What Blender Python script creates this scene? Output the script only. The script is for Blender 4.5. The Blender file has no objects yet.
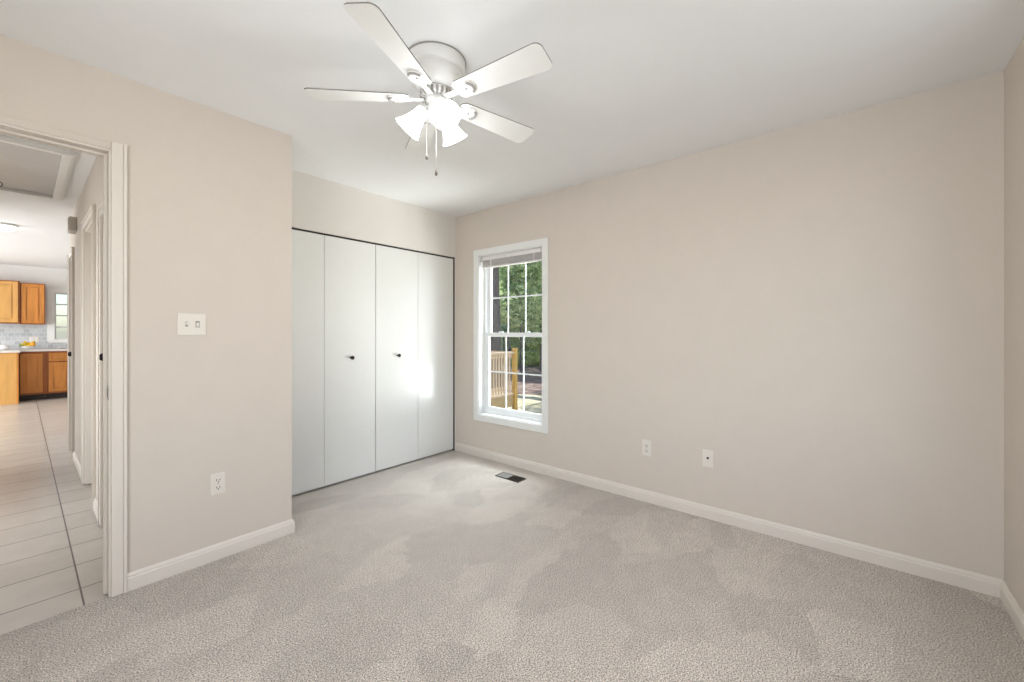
import bpy, bmesh, math, random
from mathutils import Vector, Matrix
random.seed(7)
PI = math.pi
scene = bpy.context.scene
C = scene.collection

# ------------------------------------------------------------------ camera
YAW = math.radians(39.83)                       # forward direction measured from +X
cam_d = bpy.data.cameras.new('camera')
cam = bpy.data.objects.new('camera', cam_d); C.objects.link(cam)
cam.location = (0, 0, 1.229)
cam.rotation_euler = (PI/2, 0, YAW - PI/2)
cam_d.sensor_width = 36.0
cam_d.lens = 409.9/1024*36.0
cam_d.shift_y = -8.2/1024
cam_d.clip_start = 0.02
scene.camera = cam

# ------------------------------------------------------------------ world, sun, big lights, exposure
scene.view_settings.view_transform = 'Standard'
scene.view_settings.look = 'None'
scene.view_settings.gamma = 1
scene.view_settings.use_curve_mapping = False
scene.view_settings.exposure = 0.0
world = bpy.data.worlds.new('sky'); scene.world = world
world.use_nodes = True
wn = world.node_tree; wn.nodes.clear()
sky = wn.nodes.new('ShaderNodeTexSky'); sky.sky_type = 'NISHITA'; sky.sun_disc = False
sky.sun_elevation = math.radians(48); sky.sun_rotation = math.radians(200)
bgn = wn.nodes.new('ShaderNodeBackground'); bgn.inputs['Strength'].default_value = 0.20
wo = wn.nodes.new('ShaderNodeOutputWorld')
wn.links.new(sky.outputs[0], bgn.inputs[0]); wn.links.new(bgn.outputs[0], wo.inputs[0])

def light(name, kind, loc, energy, color=(1, 1, 1), direction=None, **kw):
    d = bpy.data.lights.new(name, kind); d.energy = energy; d.color = color
    for k, v in kw.items(): setattr(d, k, v)
    o = bpy.data.objects.new(name, d); C.objects.link(o); o.location = loc
    if direction is not None:
        o.rotation_euler = Vector(direction).to_track_quat('-Z', 'Y').to_euler()
    return o

light('sun', 'SUN', (0, 0, 20), 7.5, (1, .95, .86), (0, -.34, -.94), angle=math.radians(.8))
# near window's daylight; south, west, kitchen and hall are added fill from unseen openings
light('fill_south', 'AREA', (1.3, -.62, 1.45), 11, (.93, .965, 1), (-.15, 1, .0), shape='RECTANGLE', size=2.0, size_y=1.4)  # added fill behind the camera, set in an unseen opening
light('fill_west', 'AREA', (-1.02, .55, 1.45), 40, (.93, .965, 1), (1, 0, .0), shape='RECTANGLE', size=1.4, size_y=1.4)  # added to brighten the right wall from an unseen opening
light('daylight_east', 'AREA', (3.8, 2.5, 3.3), 285, (.85, .93, 1), (-.95, .0, -2.1), shape='RECTANGLE', size=1.2, size_y=1.2)
light('daylight_east_side', 'AREA', (4.3, .7, 1.5), 18, (.90, .95, 1), (-1.32, 1.77, 0), shape='RECTANGLE', size=1.2, size_y=1.4)
light('daylight_east_bounce', 'AREA', (4.5, 1.5, .15), 125, (.97, .98, 1), (-1.6, 1.0, 1.05), shape='RECTANGLE', size=1.4, size_y=1.2)
light('fill_kitchen', 'AREA', (-3.4, 9.2, 1.3), 235, (.95, .97, 1), (1, 0, -.05), shape='RECTANGLE', size=3.4, size_y=2.1)  # added kitchen fill from the unseen left side
light('fill_hall', 'AREA', (-1.3, 4.1, 1.1), 13, (.95, .98, 1), (1, 0, -.1), shape='RECTANGLE', size=.8, size_y=1.5, spread=math.radians(110))  # added hall fill through a made-up doorway

# ------------------------------------------------------------------ materials
def new_mat(name):
    m = bpy.data.materials.new(name); m.use_nodes = True
    return m, m.node_tree, m.node_tree.nodes['Principled BSDF']

def s2l(c):
    return tuple(((v/255)/12.92 if v/255 <= .04045 else ((v/255+.055)/1.055)**2.4) for v in c)

def mat(name, rgb, rough=.5, metal=0, var=.03, scale=8, bump=0, bscale=200, stretch=(1, 1, 1), spec=.5, trans=0):
    m, t, b = new_mat(name)
    N, L = t.nodes, t.links
    c = s2l(rgb)
    tc = N.new('ShaderNodeTexCoord'); mp = N.new('ShaderNodeMapping'); mp.inputs['Scale'].default_value = stretch
    L.new(tc.outputs['Object'], mp.inputs[0])
    nz = N.new('ShaderNodeTexNoise'); nz.inputs['Scale'].default_value = scale; nz.inputs['Detail'].default_value = 4
    L.new(mp.outputs[0], nz.inputs['Vector'])
    r = N.new('ShaderNodeValToRGB')
    r.color_ramp.elements[0].position = .3; r.color_ramp.elements[1].position = .7
    r.color_ramp.elements[0].color = tuple(v*(1-var) for v in c)+(1,)
    r.color_ramp.elements[1].color = tuple(min(1, v*(1+var)) for v in c)+(1,)
    L.new(nz.outputs['Fac'], r.inputs[0]); L.new(r.outputs[0], b.inputs['Base Color'])
    b.inputs['Roughness'].default_value = rough; b.inputs['Metallic'].default_value = metal
    b.inputs['Specular IOR Level'].default_value = spec
    if trans: b.inputs['Transmission Weight'].default_value = trans
    if bump:
        n2 = N.new('ShaderNodeTexNoise'); n2.inputs['Scale'].default_value = bscale
        L.new(tc.outputs['Object'], n2.inputs['Vector'])
        bp = N.new('ShaderNodeBump'); bp.inputs['Strength'].default_value = bump; bp.inputs['Distance'].default_value = .002
        L.new(n2.outputs['Fac'], bp.inputs['Height']); L.new(bp.outputs[0], b.inputs['Normal'])
    return m

M = {}
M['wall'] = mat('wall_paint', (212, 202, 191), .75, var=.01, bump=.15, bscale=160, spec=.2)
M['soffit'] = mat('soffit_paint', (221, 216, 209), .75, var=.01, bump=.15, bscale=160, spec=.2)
M['ceiling'] = mat('ceiling_paint', (238, 238, 237), .9, var=.008, bump=.1, bscale=120, spec=.1)
M['trim'] = mat('trim_paint', (224, 216, 206), .35, var=.01)
M['trim_white'] = mat('window_trim_paint', (232, 232, 229), .35, var=.01)
M['closet_door'] = mat('closet_door_paint', (226, 226, 222), .22, var=.006, bump=.05, bscale=30)
M['hatch'] = mat('hatch_board', (200, 199, 197), .4, var=.06, scale=3)
M['vinyl'] = mat('window_vinyl', (236, 238, 238), .3, var=.01)
M['fan_white'] = mat('fan_white', (226, 225, 221), .35, var=.01)
M['blade'] = mat('blade_white', (232, 231, 226), .45, var=.015)
M['blade_edge'] = mat('blade_edge', (120, 116, 110), .6, var=.05)
M['slot'] = mat('slot_grey', (150, 146, 140), .5, var=.05)
M['chain'] = mat('chain_metal', (170, 165, 155), .35, metal=.8, var=.05, scale=300)
M['fob'] = mat('fob_metal', (105, 98, 90), .35, metal=.6, var=.05)
M['plate'] = mat('plate_plastic', (226, 219, 209), .35, var=.01)
M['dark'] = mat('dark_slot', (38, 34, 30), .5, var=.1)
M['knob'] = mat('knob_dark', (28, 25, 24), .25, metal=.4, var=.1)
M['register'] = mat('register_brown', (70, 62, 54), .45, metal=.4, var=.1)
M['steel'] = mat('strike_steel', (150, 145, 138), .3, metal=.9, var=.05)
M['oak'] = mat('cabinet_oak', (196, 128, 58), .4, var=.16, scale=3, stretch=(6, 6, .8))
M['oak_light'] = mat('cabinet_oak_light', (206, 156, 88), .45, var=.08, scale=3, stretch=(6, 6, .8))
M['oak_shaded'] = mat('cabinet_oak_shaded', (150, 84, 36), .4, var=.16, scale=3, stretch=(6, 6, .8))  # darker oak: shade of the door gaps put into the body colour
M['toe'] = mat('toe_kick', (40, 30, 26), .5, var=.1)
M['counter'] = mat('counter_laminate', (214, 208, 202), .3, var=.06, scale=60)
M['kitchen_wall'] = mat('kitchen_paint', (226, 224, 220), .7, var=.01)
M['banana'] = mat('banana_yellow', (236, 196, 40), .5, var=.12, scale=20)
M['green_fruit'] = mat('green_fruit', (120, 140, 50), .45, var=.15, scale=20)
M['orange_fruit'] = mat('orange_fruit', (230, 160, 40), .5, var=.1, scale=40)
M['ceramic'] = mat('white_ceramic', (232, 230, 228), .25, var=.02)
M['cloth'] = mat('white_cloth', (238, 236, 234), .9, var=.03, scale=30)
M['deck'] = mat('deck_lumber', (162, 140, 102), .7, var=.14, scale=4, stretch=(1, 4, 4))
M['deck_pale'] = mat('deck_lumber_pale', (190, 170, 148), .7, var=.1, scale=4, stretch=(4, 4, 1))
M['post'] = mat('deck_post_yellow', (178, 142, 70), .65, var=.15, scale=4, stretch=(5, 5, 1))
M['bark'] = mat('bark', (84, 80, 80), .95, var=.35, scale=7, stretch=(3, 3, .6), bump=1, bscale=14)
M['slat'] = mat('blind_slat', (228, 224, 222), .4, var=.02)
M['grey_box'] = mat('chime_grey', (205, 198, 188), .5, var=.05)

def glass_mat():
    m, t, b = new_mat('window_glass')
    N, L = t.nodes, t.links
    tr = N.new('ShaderNodeBsdfTransparent'); gl = N.new('ShaderNodeBsdfGlossy'); gl.inputs['Roughness'].default_value = .02
    lw = N.new('ShaderNodeLayerWeight'); pwr = N.new('ShaderNodeMath'); pwr.operation = 'POWER'; pwr.inputs[1].default_value = 5
    L.new(lw.outputs['Facing'], pwr.inputs[0])
    fr = N.new('ShaderNodeMath'); fr.operation = 'MULTIPLY_ADD'; fr.inputs[1].default_value = .5; fr.inputs[2].default_value = .03
    L.new(pwr.outputs[0], fr.inputs[0])
    nz = N.new('ShaderNodeTexNoise'); nz.inputs['Scale'].default_value = 2
    rp = N.new('ShaderNodeValToRGB'); rp.color_ramp.elements[0].color = (.93, .955, .95, 1); rp.color_ramp.elements[1].color = (.97, .98, .98, 1)
    L.new(nz.outputs['Fac'], rp.inputs[0]); L.new(rp.outputs[0], tr.inputs[0])
    mx = N.new('ShaderNodeMixShader')
    L.new(fr.outputs[0], mx.inputs[0]); L.new(tr.outputs[0], mx.inputs[1]); L.new(gl.outputs[0], mx.inputs[2])
    L.new(mx.outputs[0], N['Material Output'].inputs['Surface'])
    return m
M['glass'] = glass_mat()

def emit_mat(name, rgb, strength):
    m, t, b = new_mat(name)
    N, L = t.nodes, t.links
    b.inputs['Base Color'].default_value = rgb+(1,)
    nz = N.new('ShaderNodeTexNoise'); nz.inputs['Scale'].default_value = 12
    rp = N.new('ShaderNodeValToRGB')
    rp.color_ramp.elements[0].color = tuple(v*.95 for v in rgb)+(1,); rp.color_ramp.elements[1].color = rgb+(1,)
    L.new(nz.outputs['Fac'], rp.inputs[0]); L.new(rp.outputs[0], b.inputs['Emission Color'])
    b.inputs['Emission Strength'].default_value = strength
    b.inputs['Roughness'].default_value = .3
    return m
M['shade'] = emit_mat('lamp_shade_glass', (.93, .965, 1), 5.2)
M['bulb'] = emit_mat('lamp_bulb', (1, .98, .96), 10)
M['dome'] = emit_mat('dome_glass', (1, .99, .97), 3)

def leaf_mat(name, dark, lite):
    m, t, b = new_mat(name)
    N, L = t.nodes, t.links
    tc = N.new('ShaderNodeTexCoord')
    nz = N.new('ShaderNodeTexNoise'); nz.inputs['Scale'].default_value = 2.6; nz.inputs['Detail'].default_value = 6
    nz.inputs['Roughness'].default_value = .8
    L.new(tc.outputs['Object'], nz.inputs['Vector'])
    rp = N.new('ShaderNodeValToRGB'); rp.color_ramp.elements[0].position = .40; rp.color_ramp.elements[1].position = .60
    rp.color_ramp.elements[0].color = s2l(dark)+(1,); rp.color_ramp.elements[1].color = s2l(lite)+(1,)
    L.new(nz.outputs['Fac'], rp.inputs[0]); L.new(rp.outputs[0], b.inputs['Base Color'])
    b.inputs['Roughness'].default_value = .6
    tl = N.new('ShaderNodeBsdfTranslucent'); L.new(rp.outputs[0], tl.inputs[0])
    mx = N.new('ShaderNodeMixShader'); mx.inputs[0].default_value = .5
    L.new(b.outputs[0], mx.inputs[1]); L.new(tl.outputs[0], mx.inputs[2])
    L.new(mx.outputs[0], N['Material Output'].inputs['Surface'])
    return m
M['leaf_a'] = leaf_mat('leaves_mid', (96, 140, 84), (236, 248, 200))
M['leaf_b'] = leaf_mat('leaves_cool', (80, 130, 108), (218, 242, 226))
M['leaf_c'] = leaf_mat('leaves_yellow', (130, 168, 80), (244, 248, 176))

def carpet_mat():
    m, t, b = new_mat('carpet')
    N, L = t.nodes, t.links
    tc = N.new('ShaderNodeTexCoord')
    # vacuum strokes: long patches where the pile lies the other way
    mp = N.new('ShaderNodeMapping'); mp.inputs['Rotation'].default_value = (0, 0, math.radians(20)); mp.inputs['Scale'].default_value = (2.5, 5.0, 1)
    L.new(tc.outputs['Object'], mp.inputs[0])
    wob = N.new('ShaderNodeTexNoise'); wob.inputs['Scale'].default_value = 1.4; wob.inputs['Detail'].default_value = 2
    L.new(tc.outputs['Object'], wob.inputs['Vector'])
    va = N.new('ShaderNodeVectorMath'); va.operation = 'MULTIPLY_ADD'; va.inputs[1].default_value = (1.4, 1.4, 0)
    L.new(wob.outputs['Color'], va.inputs[0]); L.new(mp.outputs[0], va.inputs[2])
    w2 = N.new('ShaderNodeTexNoise'); w2.inputs['Scale'].default_value = 14; w2.inputs['Detail'].default_value = 4; w2.inputs['Roughness'].default_value = .7
    L.new(tc.outputs['Object'], w2.inputs['Vector'])
    vb = N.new('ShaderNodeVectorMath'); vb.operation = 'MULTIPLY_ADD'; vb.inputs[1].default_value = (.55, .55, 0)
    L.new(w2.outputs['Color'], vb.inputs[0]); L.new(va.outputs[0], vb.inputs[2])
    vo = N.new('ShaderNodeTexVoronoi'); vo.inputs['Scale'].default_value = 1.0
    L.new(vb.outputs[0], vo.inputs['Vector'])
    sp = N.new('ShaderNodeSeparateColor'); L.new(vo.outputs['Color'], sp.inputs[0])
    # tufts
    n1 = N.new('ShaderNodeTexNoise'); n1.inputs['Scale'].default_value = 175; n1.inputs['Detail'].default_value = 6; n1.inputs['Roughness'].default_value = .85
    L.new(tc.outputs['Object'], n1.inputs['Vector'])
    rp = N.new('ShaderNodeValToRGB'); e = rp.color_ramp.elements
    e[0].position = .41; e[0].color = s2l((84, 72, 60))+(1,)
    e[1].position = .59; e[1].color = s2l((248, 239, 228))+(1,)
    k = e.new(.5); k.color = s2l((191, 180, 168))+(1,)
    L.new(n1.outputs['Fac'], rp.inputs[0])
    mr = N.new('ShaderNodeMapRange'); mr.inputs['To Min'].default_value = .88; mr.inputs['To Max'].default_value = 1.09
    L.new(sp.outputs[0], mr.inputs[0])
    n3 = N.new('ShaderNodeTexNoise'); n3.inputs['Scale'].default_value = 11; n3.inputs['Detail'].default_value = 6; n3.inputs['Roughness'].default_value = .7
    L.new(tc.outputs['Object'], n3.inputs['Vector'])
    m3 = N.new('ShaderNodeMapRange'); m3.inputs['From Min'].default_value = .35; m3.inputs['From Max'].default_value = .65
    m3.inputs['To Min'].default_value = .93; m3.inputs['To Max'].default_value = 1.06
    L.new(n3.outputs['Fac'], m3.inputs[0])
    mm = N.new('ShaderNodeMath'); mm.operation = 'MULTIPLY'; L.new(mr.outputs[0], mm.inputs[0]); L.new(m3.outputs[0], mm.inputs[1])
    hv = N.new('ShaderNodeHueSaturation'); L.new(mm.outputs[0], hv.inputs['Value']); L.new(rp.outputs[0], hv.inputs['Color'])
    L.new(hv.outputs[0], b.inputs['Base Color'])
    b.inputs['Roughness'].default_value = 1; b.inputs['Specular IOR Level'].default_value = .1
    b.inputs['Sheen Weight'].default_value = .35; b.inputs['Sheen Roughness'].default_value = .5
    bp = N.new('ShaderNodeBump'); bp.inputs['Strength'].default_value = .6; bp.inputs['Distance'].default_value = .004
    L.new(n1.outputs['Fac'], bp.inputs['Height']); L.new(bp.outputs[0], b.inputs['Normal'])
    return m
M['carpet'] = carpet_mat()

def brick_mat(name, c1, c2, mortar, bw, rh, ms, off, rot90, origin, rough, bump=.3, vertical=False):
    m, t, b = new_mat(name)
    N, L = t.nodes, t.links
    tc = N.new('ShaderNodeTexCoord'); sx = N.new('ShaderNodeSeparateXYZ'); cx = N.new('ShaderNodeCombineXYZ')
    L.new(tc.outputs['Object'], sx.inputs[0])
    a, bb = (1, 0) if rot90 else (0, 1)
    if vertical: a, bb = 0, 2
    for src, dst, o in ((a, 0, origin[0]), (bb, 1, origin[1])):
        ad = N.new('ShaderNodeMath'); ad.operation = 'SUBTRACT'; ad.inputs[1].default_value = o
        L.new(sx.outputs[src], ad.inputs[0]); L.new(ad.outputs[0], cx.inputs[dst])
    br = N.new('ShaderNodeTexBrick'); br.offset = off; br.offset_frequency = 2
    br.inputs['Scale'].default_value = 1; br.inputs['Brick Width'].default_value = bw; br.inputs['Row Height'].default_value = rh
    br.inputs['Mortar Size'].default_value = ms; br.inputs['Mortar Smooth'].default_value = .1
    br.inputs['Color1'].default_value = s2l(c1)+(1,); br.inputs['Color2'].default_value = s2l(c2)+(1,); br.inputs['Mortar'].default_value = s2l(mortar)+(1,)
    L.new(cx.outputs[0], br.inputs['Vector'])
    nz = N.new('ShaderNodeTexNoise'); nz.inputs['Scale'].default_value = 7; nz.inputs['Detail'].default_value = 5
    L.new(tc.outputs['Object'], nz.inputs['Vector'])
    mr = N.new('ShaderNodeMapRange'); mr.inputs['To Min'].default_value = .85; mr.inputs['To Max'].default_value = 1.12
    L.new(nz.outputs['Fac'], mr.inputs[0])
    hv = N.new('ShaderNodeHueSaturation'); L.new(mr.outputs[0], hv.inputs['Value']); L.new(br.outputs['Color'], hv.inputs['Color'])
    L.new(hv.outputs[0], b.inputs['Base Color']); b.inputs['Roughness'].default_value = rough
    bp = N.new('ShaderNodeBump'); bp.inputs['Strength'].default_value = bump; bp.inputs['Distance'].default_value = .002; bp.invert = True
    L.new(br.outputs['Fac'], bp.inputs['Height']); L.new(bp.outputs[0], b.inputs['Normal'])
    return m
M['tile'] = brick_mat('floor_tile', (200, 192, 182), (190, 181, 170), (92, 80, 72), .305, .61, .0035, 0, True, (2.87-.305, .185), .28)
M['backsplash'] = brick_mat('backsplash_tile', (178, 184, 188), (206, 210, 212), (218, 218, 216), .075, .075, .003, .5, False, (0, .93), .3, vertical=True)

def ground_mat(name, a, bcol, scale):
    m, t, b = new_mat(name)
    N, L = t.nodes, t.links
    tc = N.new('ShaderNodeTexCoord'); nz = N.new('ShaderNodeTexNoise'); nz.inputs['Scale'].default_value = scale
    nz.inputs['Detail'].default_value = 8; nz.inputs['Roughness'].default_value = .75
    L.new(tc.outputs['Object'], nz.inputs['Vector'])
    rp = N.new('ShaderNodeValToRGB'); rp.color_ramp.elements[0].position = .4; rp.color_ramp.elements[1].position = .62
    rp.color_ramp.elements[0].color = s2l(a)+(1,); rp.color_ramp.elements[1].color = s2l(bcol)+(1,)
    L.new(nz.outputs['Fac'], rp.inputs[0]); L.new(rp.outputs[0], b.inputs['Base Color']); b.inputs['Roughness'].default_value = .95
    return m
M['ground'] = ground_mat('pale_ground', (156, 152, 124), (204, 196, 178), 2.5)
M['shaded_mulch'] = ground_mat('shaded_mulch', (84, 68, 66), (150, 132, 124), 3)  # dark tones include the trees' shade on the ground
M['lawn'] = ground_mat('lawn', (110, 150, 80), (160, 190, 110), 1.5)

# ------------------------------------------------------------------ mesh helpers
def box(bm, x0, x1, y0, y1, z0, z1):
    vs = [bm.verts.new((x, y, z)) for x in (x0, x1) for y in (y0, y1) for z in (z0, z1)]
    for f in ((0, 1, 3, 2), (4, 6, 7, 5), (0, 4, 5, 1), (2, 3, 7, 6), (0, 2, 6, 4), (1, 5, 7, 3)):
        bm.faces.new([vs[i] for i in f])

def boxes(*bs):
    bm = bmesh.new()
    for b in bs: box(bm, *b)
    return bm

def lathe(profile, n=40, center=(0, 0, 0), bm=None):
    bm = bm or bmesh.new()
    rings = []
    for r, z in profile:
        if r < 1e-5: rings.append([bm.verts.new((center[0], center[1], center[2]+z))])
        else: rings.append([bm.verts.new((center[0]+r*math.cos(2*PI*i/n), center[1]+r*math.sin(2*PI*i/n), center[2]+z)) for i in range(n)])
    for a, b in zip(rings, rings[1:]):
        for i in range(n):
            j = (i+1) % n
            if len(a) == 1 and len(b) == 1: continue
            if len(a) == 1: bm.faces.new((a[0], b[i], b[j]))
            elif len(b) == 1: bm.faces.new((a[i], a[j], b[0]))
            else: bm.faces.new((a[i], a[j], b[j], b[i]))
    return bm

def tube(bm, pts, r, n=10):
    pts = [Vector(p) for p in pts]; rings = []
    for k, p in enumerate(pts):
        d = (pts[min(k+1, len(pts)-1)]-pts[max(k-1, 0)]).normalized()
        up = Vector((0, 0, 1)) if abs(d.z) < .9 else Vector((1, 0, 0))
        a = d.cross(up).normalized(); b = d.cross(a).normalized()
        rr = r[k] if isinstance(r, (list, tuple)) else r
        rings.append([bm.verts.new(p+a*rr*math.cos(2*PI*i/n)+b*rr*math.sin(2*PI*i/n)) for i in range(n)])
    for A, B in zip(rings, rings[1:]):
        for i in range(n): bm.faces.new((A[i], A[(i+1) % n], B[(i+1) % n], B[i]))
    bm.faces.new(rings[0][::-1]); bm.faces.new(rings[-1])
    return bm

def prism(bm, pts, z0, z1):
    a = [bm.verts.new((x, y, z0)) for x, y in pts]; b = [bm.verts.new((x, y, z1)) for x, y in pts]
    bm.faces.new(a[::-1]); bm.faces.new(b); n = len(a); side = []
    for i in range(n): side.append(bm.faces.new((a[i], a[(i+1) % n], b[(i+1) % n], b[i])))
    return side

def obj(name, bm, m, parent=None, bevel=0, smooth=False, loc=None):
    bmesh.ops.recalc_face_normals(bm, faces=bm.faces[:])
    me = bpy.data.meshes.new(name); bm.to_mesh(me); bm.free()
    for x in (m if isinstance(m, (list, tuple)) else [m]): me.materials.append(x)
    if smooth:
        for p in me.polygons: p.use_smooth = True
        me.set_sharp_from_angle(angle=math.radians(40))
    o = bpy.data.objects.new(name, me); C.objects.link(o)
    if parent: o.parent = parent
    if loc: o.location = loc
    if bevel:
        bv = o.modifiers.new('bevel', 'BEVEL'); bv.width = bevel; bv.segments = 2; bv.limit_method = 'ANGLE'
    return o

def struct(name, bm, m, **kw):
    o = obj(name, bm, m, **kw)
    if not kw.get('parent'): o['kind'] = 'structure'
    return o

def tag(o, label, cat, group=None):
    o['label'] = label; o['category'] = cat
    if group: o['group'] = group
    return o

def thing(name, label, cat, loc=(0, 0, 0), rz=0, group=None):
    o = bpy.data.objects.new(name, None); C.objects.link(o); o.location = loc; o.rotation_euler = (0, 0, rz)
    o.empty_display_size = .1
    return tag(o, label, cat, group)

def dup(root, loc, rz, label, group=None):
    r = root.copy(); C.objects.link(r); r.location = loc; r.rotation_euler = (0, 0, rz); r['label'] = label
    if group: r['group'] = group
    for ch in list(root.children):
        c = ch.copy(); C.objects.link(c); c.parent = r
        for g in ch.children:
            d = g.copy(); C.objects.link(d); d.parent = c
    return r

# ------------------------------------------------------------------ room shell
H = 2.44
UW, VA, VB, VR, UL = 2.916, 2.655, 3.201, -.5335, -.95
UC = 1.068
KC = 2.50
struct('floor', boxes((UL-.12, UW+.02, VR-.12, VA+.012, -.05, 0), (UC-.02, UW+.02, VA+.012, 3.98, -.05, 0)), M['carpet'])
struct('floor_tile', boxes((-4.2, .95, VA+.012, 12.25, -.05, -.006), (.95, 3.2, 6.4, 12.25, -.05, -.006)), M['tile'])
# bedroom and hall ceiling with the opening of the attic hatch
HX0, HX1, HY0, HY1 = -.52, .185, 4.06, 5.44
struct('ceiling', boxes((UL-.12, UW+.14, VR-.12, HY0, H, H+.06), (UL-.12, HX0, HY0, HY1, H, H+.06), (HX1, UW+.14, HY0, HY1, H, H+.06),
                        (UL-.12, .47, HY1, 6.36, H, H+.06)), M['ceiling'])
struct('ceiling_attic_deck', boxes((HX0-.1, HX1+.1, HY0-.1, HY1+.1, H+.30, H+.34), (HX0-.04, HX0, HY0, HY1, H+.06, H+.30), (HX1, HX1+.04, HY0, HY1, H+.06, H+.30), (HX0, HX1, HY0-.04, HY0, H+.06, H+.30), (HX0, HX1, HY1, HY1+.04, H+.06, H+.30)), M['hatch'])
struct('ceiling_kitchen', boxes((-4.2, 3.2, 6.36, 12.25, KC, KC+.06)), M['ceiling'])

DX0, DX1, DZ = -.57, .278, 2.088
struct('wall_left', boxes((UL-.12, DX0, VA, VA+.12, 0, H), (DX0, DX1, VA, VA+.12, DZ, H), (DX1, UC, VA, VA+.12, 0, H), (UC-.12, UC, VA+.12, 3.9, 0, H)), M['wall'])
WZ0, WZ1, WV0, WV1 = .42, 1.99, 2.082, 2.862
struct('wall_right', boxes((UW, UW+.14, VR-.12, WV0, -.6, H), (UW, UW+.14, WV1, 4.0, -.6, H), (UW, UW+.14, WV0, WV1, -.6, WZ0), (UW, UW+.14, WV0, WV1, WZ1, H)), M['wall'])
CDX0, CDX1, CDZ = UC+.002, 2.9045, 2.016
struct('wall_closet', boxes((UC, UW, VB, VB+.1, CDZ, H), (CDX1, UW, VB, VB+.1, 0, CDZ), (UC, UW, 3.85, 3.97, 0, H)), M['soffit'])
# walls behind the camera; their openings are added to let the fill lights in
struct('wall_back', boxes((UL-.12, .25, VR-.12, VR, 0, H), (2.35, UW, VR-.12, VR, 0, H), (.25, 2.35, VR-.12, VR, 0, .72), (.25, 2.35, VR-.12, VR, 2.18, H)), M['wall'])
struct('wall_west', boxes((UL-.12, UL, VR, -.2, 0, H), (UL-.12, UL, 1.3, VA, 0, H), (UL-.12, UL, -.2, 1.3, 0, .72), (UL-.12, UL, -.2, 1.3, 2.18, H)), M['wall'])

# ---- hall right wall with three doorways (far side of each is what the camera meets)
HU = .335
A0, A1, B0, B1, C0, C1, HE = 2.98, 3.665, 4.10, 4.79, 5.86, 6.30, 6.42
DA, DB, DC = 1.96, 2.06, 2.0
struct('wall_hall_right', boxes((HU, HU+.12, VA+.12, A0, 0, H), (HU, HU+.12, A0, A1, DA, H), (HU, HU+.12, A1, B0, 0, H), (HU, HU+.12, B0, B1, DB, H),
                          (HU, HU+.12, B1, C0, 0, H), (HU, HU+.12, C0, C1, DC, H), (HU, HU+.12, C1, HE, 0, H)), M['wall'])
struct('wall_hall_left', boxes((-.95, -.83, VA+.12, 3.6, 0, H), (-.95, -.83, 4.6, 6.4, 0, H), (-.95, -.83, 3.6, 4.6, 2.06, H)), M['wall'])  # doorway opening added for the hall fill light
struct('wall_hall_closets', boxes((.93, .95, VA+.12, 6.5, 0, H), (HU+.12, .93, A1+.08, A1+.13, 0, H), (HU+.12, .93, B1+.08, B1+.13, 0, H)), M['wall'])
struct('wall_kitchen', boxes((-4.2, .38, 12.1, 12.22, 0, KC), (1.30, 3.1, 12.1, 12.22, 0, KC), (.38, 1.30, 12.1, 12.22, 0, 1.06), (.38, 1.30, 12.1, 12.22, 2.06, KC),
                             (3.06, 3.18, 6.3, 12.1, -.6, KC), (.455, 3.06, 6.40, 6.52, 0, KC), (-4.2, -.83, 6.36, 6.48, 0, KC)), M['kitchen_wall'])
struct('wall_kitchen_side', boxes((-4.2, -4.08, 6.4, 7.3, 0, KC), (-4.2, -4.08, 11.1, 12.1, 0, KC), (-4.2, -4.08, 7.3, 11.1, 2.3, KC)), M['kitchen_wall'])  # unseen side, opening made for the kitchen's added light

# ---- baseboards with a stepped, rounded top
BP = [(0, 0), (.014, 0), (.014, .060), (.010, .066), (.0105, .072), (.006, .080), (.004, .084), (0, .084)]
def baseboard(name, p0, p1, nrm, ext0=0, ext1=0):
    """profile swept from p0 to p1; nrm is the side it stands out to"""
    p0, p1, n = Vector(p0), Vector(p1), Vector(nrm)
    d = (p1-p0).normalized()
    bm = bmesh.new(); R = []
    for p, e in ((p0, -ext0), (p1, ext1)):
        R.append([bm.verts.new((p.x+n.x*a+d.x*e*a/.014, p.y+n.y*a+d.y*e*a/.014, z+.001)) for a, z in BP])
    k = len(BP)
    for i in range(k): bm.faces.new((R[0][i], R[0][(i+1) % k], R[1][(i+1) % k], R[1][i]))
    bm.faces.new(R[0]); bm.faces.new(R[1][::-1])
    return struct(name, bm, M['trim'])
baseboard('baseboard_right', (UW, VR), (UW, VB), (-1, 0), -.014, 0)
baseboard('baseboard_back', (UL, VR), (UW, VR), (0, 1), -.014, -.014)
baseboard('baseboard_left', (.3235, VA), (UC, VA), (0, -1), 0, .014)
baseboard('baseboard_closet_return', (UC, VA), (UC, VB-.01), (1, 0), .014, 0)
baseboard('baseboard_left_of_door', (UL, VA), (DX0-.075, VA), (0, -1), -.014, 0)
baseboard('baseboard_west', (UL, VR), (UL, VA), (1, 0), -.014, -.014)
baseboard('baseboard_hall_near', (HU, A1+.06), (HU, B0-.06), (-1, 0))
baseboard('baseboard_hall_middle', (HU, B1+.06), (HU, C0-.06), (-1, 0))
baseboard('baseboard_hall_far', (HU, C1+.06), (HU, HE), (-1, 0), 0, .014)

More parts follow.
